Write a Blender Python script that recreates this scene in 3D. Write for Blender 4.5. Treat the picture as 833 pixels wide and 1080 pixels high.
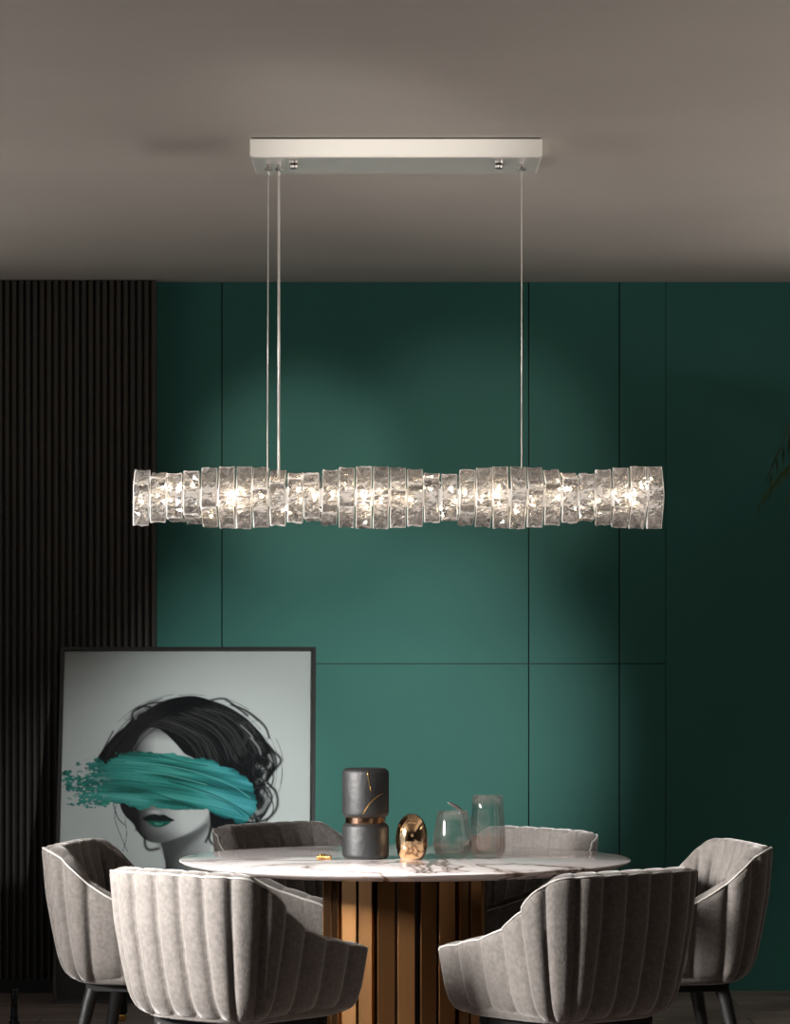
import bpy, bmesh, math, random
import numpy as np
from mathutils import Vector, Matrix, Euler

PI = math.pi
for o in list(bpy.data.objects):
    bpy.data.objects.remove(o)
SC = bpy.context.scene
COL = SC.collection

# ------------------------------------------------------------------ camera
CAM_Y, CAM_H = -11.04, 1.468
cd = bpy.data.cameras.new('camera')
cam = bpy.data.objects.new('camera', cd)
COL.objects.link(cam)
cam.location = (0, CAM_Y, CAM_H)
cam.rotation_euler = (PI / 2, 0, 0)
cd.sensor_fit = 'HORIZONTAL'
cd.sensor_width = 36
cd.lens = 3886 / 833 * 36
cd.shift_y = (653 - 540) / 833
cd.clip_end = 60
SC.camera = cam

# ------------------------------------------------------------------ world, lights, exposure
w = bpy.data.worlds.new('world')
SC.world = w
w.use_nodes = True
w.node_tree.nodes['Background'].inputs[0].default_value = (0.75, 0.85, 1, 1)
w.node_tree.nodes['Background'].inputs[1].default_value = 0.6
SC.view_settings.view_transform = 'Standard'
SC.view_settings.look = 'None'
SC.view_settings.gamma = 1
SC.view_settings.use_curve_mapping = False
SC.view_settings.exposure = 0.0


def area(name, loc, target, sx, sy, power, color, spread=180):
    d = bpy.data.lights.new(name, 'AREA')
    d.shape = 'RECTANGLE'
    d.size, d.size_y = sx, sy
    d.energy = power
    d.color = color
    d.spread = math.radians(spread)
    o = bpy.data.objects.new(name, d)
    COL.objects.link(o)
    o.location = loc
    o.rotation_euler = (Vector(target) - Vector(loc)).to_track_quat('-Z', 'Y').to_euler()
    return o


def spot(name, loc, target, power, color, angle, blend, radius):
    d = bpy.data.lights.new(name, 'SPOT')
    d.energy = power
    d.color = color
    d.spot_size = math.radians(angle)
    d.spot_blend = blend
    d.shadow_soft_size = radius
    o = bpy.data.objects.new(name, d)
    COL.objects.link(o)
    o.location = loc
    o.rotation_euler = (Vector(target) - Vector(loc)).to_track_quat('-Z', 'Y').to_euler()
    return o


# daylight through the tall opening of the left wall
area('daylight_side', (-3.3, -2.3, 1.9), (0.35, -0.45, 0.60), 0.9, 0.7, 78, (1.0, 0.97, 0.935), 46)
# added unseen spot lamps, brightening the green wall, the portrait and the canopy
spot('spot_wall', (2.3, -2.5, 1.5), (-0.10, 3.5, 0.94), 1650, (0.97, 1.0, 0.97), 19.5, 1.0, 0.08)
spot('spot_portrait', (2.0, -3.0, 1.5), (-0.84, 3.3, 0.68), 800, (0.98, 1.0, 1.0), 12.5, 0.8, 0.08)
spot('spot_wall_upper', (-1.3, -4.6, 2.3), (-0.38, 3.5, 2.05), 1150, (0.97, 1.0, 0.90), 7.0, 1.0, 0.08)
spot('spot_wall_right', (1.3, -4.6, 2.3), (0.32, 3.5, 2.05), 760, (0.97, 1.0, 0.90), 9.2, 1.0, 0.08)
spot('spot_canopy', (-1.1, -7.0, 1.5), (0.0, -.8, 2.74), 900, (1.0, 0.95, 0.88), 9.5, 1.0, 0.15)
# unseen fill lamps added by both side walls, washing the ceiling
area('ceiling_fill_right', (3.3, -1.4, 2.1), (1.3, -1.4, 3.3), 7.8, 0.2, 74, (1.0, 0.92, 0.84), 110)
area('ceiling_fill_left', (-3.3, -1.4, 2.1), (-1.3, -1.4, 3.3), 7.8, 0.2, 42, (1.0, 0.95, 0.86), 110)
area('room_fill', (0.6, -9.5, 2.2), (0, 0, 1.0), 3.0, 1.0, 3, (1.0, 0.95, 0.9), 160)


# ------------------------------------------------------------------ helpers
def tag(o, label=None, cat=None, group=None, kind=None):
    if label: o['label'] = label
    if cat: o['category'] = cat
    if group: o['group'] = group
    if kind: o['kind'] = kind
    return o


def empty(name, loc=(0, 0, 0), rz=0.0):
    o = bpy.data.objects.new(name, None)
    COL.objects.link(o)
    o.location = loc
    o.rotation_euler = (0, 0, rz)
    o.empty_display_size = 0.1
    return o


def link(name, me, mat=None, parent=None, smooth=False):
    if mat and not me.materials:
        me.materials.append(mat)
    if smooth:
        me.polygons.foreach_set('use_smooth', [True] * len(me.polygons))
    o = bpy.data.objects.new(name, me)
    COL.objects.link(o)
    if parent: o.parent = parent
    return o


class MB:
    def __init__(s):
        s.v, s.f = [], []

    def add(s, vs, fs):
        b = len(s.v)
        s.v += [tuple(p) for p in vs]
        s.f += [tuple(i + b for i in f) for f in fs]
        return s

    def box(s, x0, x1, y0, y1, z0, z1):
        vs = [(x, y, z) for z in (z0, z1) for y in (y0, y1) for x in (x0, x1)]
        return s.add(vs, [(0, 2, 3, 1), (4, 5, 7, 6), (0, 1, 5, 4), (1, 3, 7, 5), (3, 2, 6, 7), (2, 0, 4, 6)])

    def tube(s, pts, rad, seg=10, closed=False, caps=True):
        pts = [Vector(p) for p in pts]
        n = len(pts)
        if not hasattr(rad, '__len__'): rad = [rad] * n
        vs, fs = [], []
        up = None
        for i, p in enumerate(pts):
            a = pts[i - 1] if (i > 0 or closed) else p
            b = pts[(i + 1) % n] if (i < n - 1 or closed) else p
            t = (b - a).normalized()
            if up is None:
                up = Vector((0, 0, 1)) if abs(t.z) < 0.9 else Vector((1, 0, 0))
            u = (up - t * up.dot(t)).normalized()
            up = u
            v = t.cross(u)
            for k in range(seg):
                an = 2 * PI * k / seg
                vs.append(p + (u * math.cos(an) + v * math.sin(an)) * rad[i])
        m = n if closed else n - 1
        for i in range(m):
            for k in range(seg):
                a, b = i * seg + k, i * seg + (k + 1) % seg
                c, d = ((i + 1) % n) * seg + (k + 1) % seg, ((i + 1) % n) * seg + k
                fs.append((a, b, c, d))
        if caps and not closed:
            fs.append(tuple(range(seg))[::-1])
            fs.append(tuple((n - 1) * seg + k for k in range(seg)))
        return s.add(vs, fs)

    def lathe(s, prof, seg=48, c=(0, 0, 0)):
        vs, fs = [], []
        n = len(prof)
        for r, z in prof:
            for k in range(seg):
                an = 2 * PI * k / seg
                vs.append((c[0] + r * math.cos(an), c[1] + r * math.sin(an), c[2] + z))
        for i in range(n - 1):
            for k in range(seg):
                fs.append((i * seg + k, i * seg + (k + 1) % seg, (i + 1) * seg + (k + 1) % seg, (i + 1) * seg + k))
        if prof[0][0] > 1e-5: fs.append(tuple(range(seg))[::-1])
        if prof[-1][0] > 1e-5: fs.append(tuple((n - 1) * seg + k for k in range(seg)))
        return s.add(vs, fs)

    def build(s, name, mat, parent=None, smooth=False, bevel=0, auto=None):
        me = bpy.data.meshes.new(name)
        me.from_pydata(s.v, [], s.f)
        bm = bmesh.new()
        bm.from_mesh(me)
        bmesh.ops.remove_doubles(bm, verts=bm.verts, dist=1e-6)
        bmesh.ops.recalc_face_normals(bm, faces=bm.faces)
        if auto:
            for f in bm.faces: f.smooth = True
            for e in bm.edges:
                if len(e.link_faces) == 2 and e.calc_face_angle(0) > math.radians(auto): e.smooth = False
        bm.to_mesh(me)
        bm.free()
        o = link(name, me, mat, parent, smooth)
        if bevel:
            b = o.modifiers.new('bevel', 'BEVEL')
            b.width = bevel
            b.segments = 3
            b.limit_method = 'ANGLE'
            b.harden_normals = False
        return o


def smoothstep(a, b, x):
    t = max(0.0, min(1.0, (x - a) / (b - a)))
    return t * t * (3 - 2 * t)


def interp(xs, ys, x):
    return float(np.interp(x, xs, ys))


# ------------------------------------------------------------------ materials
def mat(name, color=(0.5, 0.5, 0.5), rough=0.5, metal=0.0, **kw):
    m = bpy.data.materials.new(name)
    m.use_nodes = True
    b = m.node_tree.nodes['Principled BSDF']
    b.inputs['Base Color'].default_value = (*color, 1)
    b.inputs['Roughness'].default_value = rough
    b.inputs['Metallic'].default_value = metal
    for k, v in kw.items():
        b.inputs[k.replace('_', ' ')].default_value = v
    return m


def N(m, t, **kw):
    n = m.node_tree.nodes.new(t)
    for k, v in kw.items():
        if hasattr(n, k):
            setattr(n, k, v)
        else:
            n.inputs[k.replace('_', ' ')].default_value = v
    return n


def L(m, a, b):
    m.node_tree.links.new(a, b)


def ramp(m, stops, fac):
    r = N(m, 'ShaderNodeValToRGB')
    el = r.color_ramp.elements
    el[0].position, el[0].color = stops[0][0], (*stops[0][1], 1)
    el[1].position, el[1].color = stops[-1][0], (*stops[-1][1], 1)
    for p, c in stops[1:-1]:
        e = el.new(p)
        e.color = (*c, 1)
    L(m, fac, r.inputs['Fac'])
    return r


def noise_mat(name, stops, scale, rough, metal=0.0, bump=0.0, bscale=None, stretch=(1, 1, 1), detail=6, **kw):
    m = mat(name, (0.5, 0.5, 0.5), rough, metal, **kw)
    p = m.node_tree.nodes['Principled BSDF']
    tc = N(m, 'ShaderNodeTexCoord')
    mp = N(m, 'ShaderNodeMapping')
    mp.inputs['Scale'].default_value = stretch
    L(m, tc.outputs['Object'], mp.inputs['Vector'])
    n = N(m, 'ShaderNodeTexNoise', Scale=scale, Detail=detail)
    L(m, mp.outputs[0], n.inputs['Vector'])
    r = ramp(m, stops, n.outputs['Fac'])
    L(m, r.outputs[0], p.inputs['Base Color'])
    if bump:
        n2 = N(m, 'ShaderNodeTexNoise', Scale=bscale or scale * 3, Detail=4)
        L(m, mp.outputs[0], n2.inputs['Vector'])
        b = N(m, 'ShaderNodeBump', Strength=bump, Distance=0.01)
        L(m, n2.outputs['Fac'], b.inputs['Height'])
        L(m, b.outputs[0], p.inputs['Normal'])
    return m


M_ceil = noise_mat('ceiling_plaster', [(0.3, (0.42, 0.385, 0.35)), (0.7, (0.46, 0.42, 0.385))], 1.2, 0.85)
M_green = noise_mat('green_lacquer', [(0.35, (0.029, 0.122, 0.102)), (0.7, (0.032, 0.133, 0.111))], 2.0, 0.6, Specular_IOR_Level=0.22)
M_groove = mat('groove_dark', (0.008, 0.014, 0.012), 0.8)
M_slat = noise_mat('dark_slat_wood', [(0.3, (0.024, 0.020, 0.016)), (0.7, (0.038, 0.030, 0.023))], 8, 0.5, stretch=(6, 6, 0.6))
M_side = mat('grey_wall_paint', (0.05, 0.05, 0.05), 0.9)
M_plinth = mat('plinth_black', (0.01, 0.01, 0.01), 0.5)

M_floor = mat('floor_planks', (0.1, 0.09, 0.085), 0.45)
p = M_floor.node_tree.nodes['Principled BSDF']
tc = N(M_floor, 'ShaderNodeTexCoord')
br = N(M_floor, 'ShaderNodeTexBrick', Scale=1.0)
br.inputs['Brick Width'].default_value = 1.3
br.inputs['Row Height'].default_value = 0.42
br.inputs['Mortar Size'].default_value = 0.004
br.inputs['Color1'].default_value = (0.8, 0.8, 0.8, 1)
br.inputs['Color2'].default_value = (1.0, 1.0, 1.0, 1)
br.inputs['Mortar'].default_value = (0.25, 0.25, 0.25, 1)
L(M_floor, tc.outputs['Object'], br.inputs['Vector'])
mp = N(M_floor, 'ShaderNodeMapping')
mp.inputs['Scale'].default_value = (1.2, 7, 1)
L(M_floor, tc.outputs['Object'], mp.inputs['Vector'])
nz = N(M_floor, 'ShaderNodeTexNoise', Scale=2.2, Detail=8)
nz.inputs['Distortion'].default_value = 1.0
L(M_floor, mp.outputs[0], nz.inputs['Vector'])
rp = ramp(M_floor, [(0.3, (0.15, 0.115, 0.10)), (0.7, (0.36, 0.29, 0.265))], nz.outputs['Fac'])
mx = N(M_floor, 'ShaderNodeMixRGB', blend_type='MULTIPLY')
mx.inputs[0].default_value = 1
L(M_floor, rp.outputs[0], mx.inputs[1])
L(M_floor, br.outputs[0], mx.inputs[2])
L(M_floor, mx.outputs[0], p.inputs['Base Color'])

# velvet
M_velvet = noise_mat('taupe_velvet', [(0.3, (0.064, 0.056, 0.050)), (0.72, (0.112, 0.099, 0.091))], 80, 0.85,
                     bump=0.25, bscale=220, detail=9)
p = M_velvet.node_tree.nodes['Principled BSDF']
p.inputs['Sheen Weight'].default_value = 0.42
p.inputs['Sheen Roughness'].default_value = 0.35
p.inputs['Sheen Tint'].default_value = (0.95, 0.92, 0.9, 1)
M_piping = mat('piping_velvet', (0.30, 0.28, 0.265), 0.6, Sheen_Weight=0.4)
M_black = mat('black_leg_lacquer', (0.004, 0.004, 0.004), 0.5, Specular_IOR_Level=0.25)

M_gold = noise_mat('bronze_gold', [(0.3, (0.27, 0.132, 0.052)), (0.7, (0.35, 0.178, 0.072))], 3, 0.27, 1.0, stretch=(1, 1, 0.3))
M_brass = mat('brass', (0.78, 0.46, 0.16), 0.22, 1.0)
M_rose = mat('rose_gold', (0.86, 0.52, 0.34), 0.14, 1.0)
M_egg = mat('polished_gold', (0.80, 0.55, 0.32), 0.09, 1.0)
M_core = mat('pedestal_core', (0.01, 0.008, 0.006), 0.4)
M_chrome = mat('chrome', (0.62, 0.63, 0.63), 0.12, 1.0)
M_satin = mat('satin_steel', (0.86, 0.83, 0.78), 0.42, 0.3)
M_plate = mat('polished_plate', (0.88, 0.82, 0.79), 0.25, 0.2)
M_hard = mat('dark_hardware', (0.25, 0.24, 0.23), 0.3, 1.0)
M_frame = mat('picture_frame_black', (0.012, 0.012, 0.012), 0.4)

# marble
M_marble = mat('white_marble', (0.7, 0.66, 0.66), 0.09)
p = M_marble.node_tree.nodes['Principled BSDF']
tc = N(M_marble, 'ShaderNodeTexCoord')
mp = N(M_marble, 'ShaderNodeMapping')
mp.inputs['Rotation'].default_value = (0, 0, 0.5)
mp.inputs['Scale'].default_value = (1.0, 0.8, 1.0)
L(M_marble, tc.outputs['Object'], mp.inputs['Vector'])
n1 = N(M_marble, 'ShaderNodeTexNoise', Scale=2.1, Detail=7)
n1.inputs['Distortion'].default_value = 0.8
n1.inputs['Roughness'].default_value = 0.55
L(M_marble, mp.outputs[0], n1.inputs['Vector'])
ma = N(M_marble, 'ShaderNodeMath', operation='SUBTRACT')
ma.inputs[1].default_value = 0.5
L(M_marble, n1.outputs['Fac'], ma.inputs[0])
mb = N(M_marble, 'ShaderNodeMath', operation='ABSOLUTE')
L(M_marble, ma.outputs[0], mb.inputs[0])
r1 = ramp(M_marble, [(0.0, (0.10, 0.07, 0.06)), (0.009, (0.30, 0.24, 0.22)), (0.022, (0.55, 0.50, 0.49)), (0.09, (0.66, 0.615, 0.615))], mb.outputs[0])
n2 = N(M_marble, 'ShaderNodeTexNoise', Scale=1.4, Detail=3)
L(M_marble, mp.outputs[0], n2.inputs['Vector'])
r2 = ramp(M_marble, [(0.42, (0.76, 0.72, 0.72)), (0.58, (0, 0, 0))], n2.outputs['Fac'])
r2.color_ramp.elements[1].color = (0, 0, 0, 1)
r3 = ramp(M_marble, [(0.30, (0, 0, 0)), (0.46, (1, 1, 1))], n2.outputs['Fac'])
mx = N(M_marble, 'ShaderNodeMixRGB')
L(M_marble, r3.outputs[0], mx.inputs[0])
mx.inputs[1].default_value = (0.66, 0.615, 0.615, 1)
L(M_marble, r1.outputs[0], mx.inputs[2])
L(M_marble, mx.outputs[0], p.inputs['Base Color'])

M_vase = noise_mat('charcoal_stone', [(0.38, (0.002, 0.0022, 0.0025)), (0.68, (0.012, 0.0125, 0.0135))], 7, 0.55, bump=0.2, bscale=60)


def clear_glass(name, tint=(1, 1, 1), mix=0.5, rough=0.0):
    """thin drinking glass / vase glass: part refracting, part letting light straight through"""
    m = bpy.data.materials.new(name)
    m.use_nodes = True
    nt = m.node_tree
    nt.nodes.remove(nt.nodes['Principled BSDF'])
    out = nt.nodes['Material Output']
    g = N(m, 'ShaderNodeBsdfGlass', Roughness=rough, IOR=1.5)
    g.inputs['Color'].default_value = (*tint, 1)
    t = N(m, 'ShaderNodeBsdfTransparent')
    t.inputs['Color'].default_value = (*tint, 1)
    x = N(m, 'ShaderNodeMixShader')
    x.inputs[0].default_value = mix
    L(m, t.outputs[0], x.inputs[1])
    L(m, g.outputs[0], x.inputs[2])
    L(m, x.outputs[0], out.inputs['Surface'])
    return m


M_tumbler = clear_glass('tumbler_glass', (0.99, 0.98, 0.97), 0.25)
M_tint = clear_glass('rose_tinted_glass', (1.0, 0.93, 0.91), 0.10)

# pane in front of the print: clear with a faint reflection
M_pane = bpy.data.materials.new('picture_glass')
M_pane.use_nodes = True
nt = M_pane.node_tree
nt.nodes.remove(nt.nodes['Principled BSDF'])
fr = N(M_pane, 'ShaderNodeFresnel', IOR=1.25)
tr = N(M_pane, 'ShaderNodeBsdfTransparent')
gl = N(M_pane, 'ShaderNodeBsdfGlossy', Roughness=0.03)
xx = N(M_pane, 'ShaderNodeMixShader')
L(M_pane, fr.outputs[0], xx.inputs[0])
L(M_pane, tr.outputs[0], xx.inputs[1])
L(M_pane, gl.outputs[0], xx.inputs[2])
L(M_pane, xx.outputs[0], nt.nodes['Material Output'].inputs['Surface'])

# crystal
M_crystal = bpy.data.materials.new('cut_crystal')
M_crystal.use_nodes = True
nt = M_crystal.node_tree
nt.nodes.remove(nt.nodes['Principled BSDF'])
g = N(M_crystal, 'ShaderNodeBsdfGlass', Roughness=0.0, IOR=1.55)
t = N(M_crystal, 'ShaderNodeBsdfTransparent')
t.inputs['Color'].default_value = (0.97, 0.95, 0.94, 1)
gs = N(M_crystal, 'ShaderNodeBsdfGlossy', Roughness=0.03)
gs.inputs['Color'].default_value = (0.98, 0.95, 0.93, 1)
a1 = N(M_crystal, 'ShaderNodeMixShader'); a1.inputs[0].default_value = 0.10
L(M_crystal, g.outputs[0], a1.inputs[1]); L(M_crystal, t.outputs[0], a1.inputs[2])
tl = N(M_crystal, 'ShaderNodeBsdfTranslucent')
tl.inputs['Color'].default_value = (0.98, 0.95, 0.92, 1)
a2 = N(M_crystal, 'ShaderNodeMixShader'); a2.inputs[0].default_value = 0.35
L(M_crystal, gs.outputs[0], a2.inputs[1]); L(M_crystal, tl.outputs[0], a2.inputs[2])
a3 = N(M_crystal, 'ShaderNodeMixShader'); a3.inputs[0].default_value = 0.15
L(M_crystal, a1.outputs[0], a3.inputs[1]); L(M_crystal, a2.outputs[0], a3.inputs[2])
L(M_crystal, a3.outputs[0], nt.nodes['Material Output'].inputs['Surface'])


# bevel edges of the crystals: their bright reflection put into a frosty white
M_edge = bpy.data.materials.new('crystal_edge')
M_edge.use_nodes = True
nt = M_edge.node_tree
nt.nodes.remove(nt.nodes['Principled BSDF'])
g = N(M_edge, 'ShaderNodeBsdfGlass', Roughness=0.25, IOR=1.5)
dd = N(M_edge, 'ShaderNodeBsdfTranslucent')
dd.inputs['Color'].default_value = (1.0, .97, .94, 1)
df = N(M_edge, 'ShaderNodeBsdfDiffuse')
df.inputs['Color'].default_value = (.95, .92, .90, 1)
a1 = N(M_edge, 'ShaderNodeMixShader'); a1.inputs[0].default_value = 0.5
L(M_edge, dd.outputs[0], a1.inputs[1]); L(M_edge, df.outputs[0], a1.inputs[2])
a2 = N(M_edge, 'ShaderNodeMixShader'); a2.inputs[0].default_value = 0.6
L(M_edge, g.outputs[0], a2.inputs[1]); L(M_edge, a1.outputs[0], a2.inputs[2])
L(M_edge, a2.outputs[0], nt.nodes['Material Output'].inputs['Surface'])


def emis(name, col, s):
    m = mat(name, (0, 0, 0), 0.5)
    p = m.node_tree.nodes['Principled BSDF']
    p.inputs['Emission Color'].default_value = (*col, 1)
    p.inputs['Emission Strength'].default_value = s
    return m


M_led = emis('warm_led', (1.0, 0.76, 0.48), 120)
M_leaf = noise_mat('palm_leaf', [(0.3, (0.02, 0.045, 0.015)), (0.7, (0.05, 0.09, 0.03))], 12, 0.45)
M_trunk = noise_mat('palm_trunk', [(0.3, (0.04, 0.03, 0.02)), (0.7, (0.09, 0.06, 0.04))], 20, 0.9)
M_pot = mat('pot_ceramic', (0.05, 0.05, 0.05), 0.4)

# ------------------------------------------------------------------ room shell
RX, RY0, RY1, RZ = 3.6, -12.2, 3.52, 2.80


def structure(mb, name, m, **kw):
    o = mb.build(name, m, **kw)
    return tag(o, kind='structure')


structure(MB().box(-RX, RX, RY0, RY1 + .1, -0.1, 0), 'floor', M_floor)
structure(MB().box(-RX - .1, RX + .1, RY0 - .1, RY1 + .1, RZ, RZ + 0.1), 'ceiling', M_ceil)
# back wall: lacquered panels with open joints
PX = 266.9
gap = 0.0045
xs = [-RX, (164 - 416.5) / PX, (234 - 416.5) / PX, (557.5 - 416.5) / PX, (653 - 416.5) / PX, (702 - 416.5) / PX, RX]
zs = 1.468 - 47 / PX
wb = MB()
wb.box(-RX, RX, RY1 + 0.012, RY1 + 0.1, 0, RZ)
for i in range(6):
    g0 = gap / 2 if i < 5 else gap / 4
    g1 = gap / 2 if i < 4 else gap / 4
    g0 = gap / 4 if i == 5 else gap / 2
    x0, x1 = xs[i] + g0, xs[i + 1] - g1
    if 1 <= i <= 4:
        wb.box(x0, x1, RY1, RY1 + 0.012, 0, zs - gap * .4)
        wb.box(x0, x1, RY1, RY1 + 0.012, zs + gap * .4, RZ)
    else:
        wb.box(x0, x1, RY1, RY1 + 0.012, 0, RZ)
wo = structure(wb, 'wall_back', M_green)
wo.data.materials.append(M_groove)
for pl in wo.data.polygons:
    c = pl.center
    if abs(c.y - (RY1 + 0.012)) < 1e-4 or (abs(pl.normal.y) < .5 and RY1 < c.y < RY1 + 0.012 and 0.01 < c.z < RZ - 0.01):
        pl.material_index = 1
# left wall with a tall opening and its mullions
wl = MB()
oy0, oy1, oz0, oz1 = -3.4, -0.6, 0.15, 2.5
wl.box(-RX - .1, -RX, RY0, oy0, 0, RZ).box(-RX - .1, -RX, oy1, RY1, 0, RZ)
wl.box(-RX - .1, -RX, oy0, oy1, 0, oz0).box(-RX - .1, -RX, oy0, oy1, oz1, RZ)
structure(wl, 'wall_left', M_side)
wn = MB()
for yy in (oy0, (oy0 + oy1) / 2, oy1):
    wn.box(-RX - .07, -RX - .02, yy - .03, yy + .03, oz0, oz1)
wn.box(-RX - .07, -RX - .02, oy0, oy1, oz0, oz0 + .05).box(-RX - .07, -RX - .02, oy0, oy1, oz1 - .05, oz1)
structure(wn, 'window_1', M_plinth)
structure(MB().box(RX, RX + .1, RY0, RY1, 0, RZ), 'wall_right', M_side)
structure(MB().box(-RX, RX, RY0 - .1, RY0, 0, RZ), 'wall_front', M_side)
# fluted timber cladding on the left part of the back wall
sl = MB()
xe = -0.940
pitch = 0.02735
SY = 3.42
sl.box(-RX, xe, SY + 0.022, RY1, 0.0, RZ)
x = xe
while x > -RX + 0.03:
    hw = pitch * 0.30
    cx = x - hw
    sl.add([(cx - hw, SY + .022, .055), (cx - hw, SY + .004, .055), (cx - hw + .003, SY, .055), (cx + hw - .003, SY, .055), (cx + hw, SY + .004, .055), (cx + hw, SY + .022, .055),
            (cx - hw, SY + .022, RZ), (cx - hw, SY + .004, RZ), (cx - hw + .003, SY, RZ), (cx + hw - .003, SY, RZ), (cx + hw, SY + .004, RZ), (cx + hw, SY + .022, RZ)],
           [(0, 1, 7, 6), (1, 2, 8, 7), (2, 3, 9, 8), (3, 4, 10, 9), (4, 5, 11, 10), (0, 5, 4, 3, 2, 1)])
    x -= pitch
so = structure(sl, 'trim_1', M_slat)
so.data.materials.append(M_plinth)
for pl in so.data.polygons:
    if abs(pl.center.y - (SY + .022)) < 1e-3 and pl.normal.y < -.9: pl.material_index = 1
structure(MB().box(-RX, xe, SY + .006, SY + .021, 0.0, 0.055), 'baseboard_left', M_plinth)

# ------------------------------------------------------------------ table
TX = 0.030
TR = 0.676
table = tag(empty('dining_table', (TX, 0, 0)), 'round marble-topped dining table on a fluted bronze pedestal', 'table')
mb = MB()
prof = [(0, .726), (TR - .045, .726), (TR - .012, .738), (TR - .002, .744), (TR, .747), (TR - .001, .7495), (TR - .004, .7505), (0, .7505)]
prof[0] = (1e-6, .726); prof[-1] = (1e-6, .7505)
mb.lathe(prof, 128)
mb.build('tabletop', M_marble, table, auto=30)
MB().lathe([(1e-6, 0), (.222, 0), (.222, .722), (1e-6, .722)], 64).build('pedestal_core', M_core, table, auto=30)
MB().lathe([(1e-6, .722), (.34, .722), (.34, .727), (1e-6, .727)], 64).build('mounting_plate', M_core, table, auto=30)
nb = 24
sm = None
for k in range(nb):
    an = 2 * PI * k / nb + 0.02
    if sm is None:
        s = MB().box(-.0255, .0255, -.010, .006, 0.0, .7215)
        sm = s.build('pedestal_slat', M_gold, table, bevel=0.0015)
        o = sm
    else:
        o = sm.copy()
        COL.objects.link(o)
    r = .232
    o.location = (r * math.sin(an), -r * math.cos(an), 0)
    o.rotation_euler = (0, 0, an + math.radians(11 if k % 2 else -11))


# ------------------------------------------------------------------ chairs
def tub_path():
    """outer plan line, from the left arm front round the back to the right arm front"""
    pts = []
    hw, yf, yb, r = .285, .258, -.27, .135
    def addl(a, b, n):
        for i in range(n): pts.append(Vector(a).lerp(Vector(b), i / n))
    addl((-hw + .012, yf), (-hw, yb + r), 40)
    for i in range(40):
        a = PI + (PI / 2) * i / 40
        pts.append(Vector((-hw + r + r * math.cos(a), yb + r + r * math.sin(a))))
    addl((-hw + r, yb), (hw - r, yb), 40)
    for i in range(40):
        a = 1.5 * PI + (PI / 2) * i / 40
        pts.append(Vector((hw - r + r * math.cos(a), yb + r + r * math.sin(a))))
    addl((hw, yb + r), (hw - .012, yf), 40)
    pts.append(Vector((hw - .012, yf)))
    for q in pts:   # gentle bow of the back
        if q.y < 0: q.y -= .02 * max(0, 1 - (q.x / hw) ** 2)
    return pts


def resample(pts, n):
    d = [0]
    for a, b in zip(pts, pts[1:]): d.append(d[-1] + (b - a).length)
    out = []
    ss = np.linspace(0, d[-1], n)
    X = np.interp(ss, d, [q.x for q in pts])
    Y = np.interp(ss, d, [q.y for q in pts])
    return ss, X, Y, d[-1]


TOP = .800
# seam positions along the half girth (0 = middle of the back, 1 = arm front)
HALF_SEAMS = [.055, .165, .275, .385, .495, .615, .745, .875, 1.0]
SEAMS = [-q for q in HALF_SEAMS[::-1]] + HALF_SEAMS


def top_height(s, half):
    q = abs(s - half) / half
    return interp([0, .30, .36, .42, .48, .55, .62, .70, .85, 1.0],
                  [TOP, TOP - .001, TOP - .010, TOP - .040, TOP - .085, TOP - .125, TOP - .152, TOP - .175, TOP - .200, TOP - .222], q)


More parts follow.
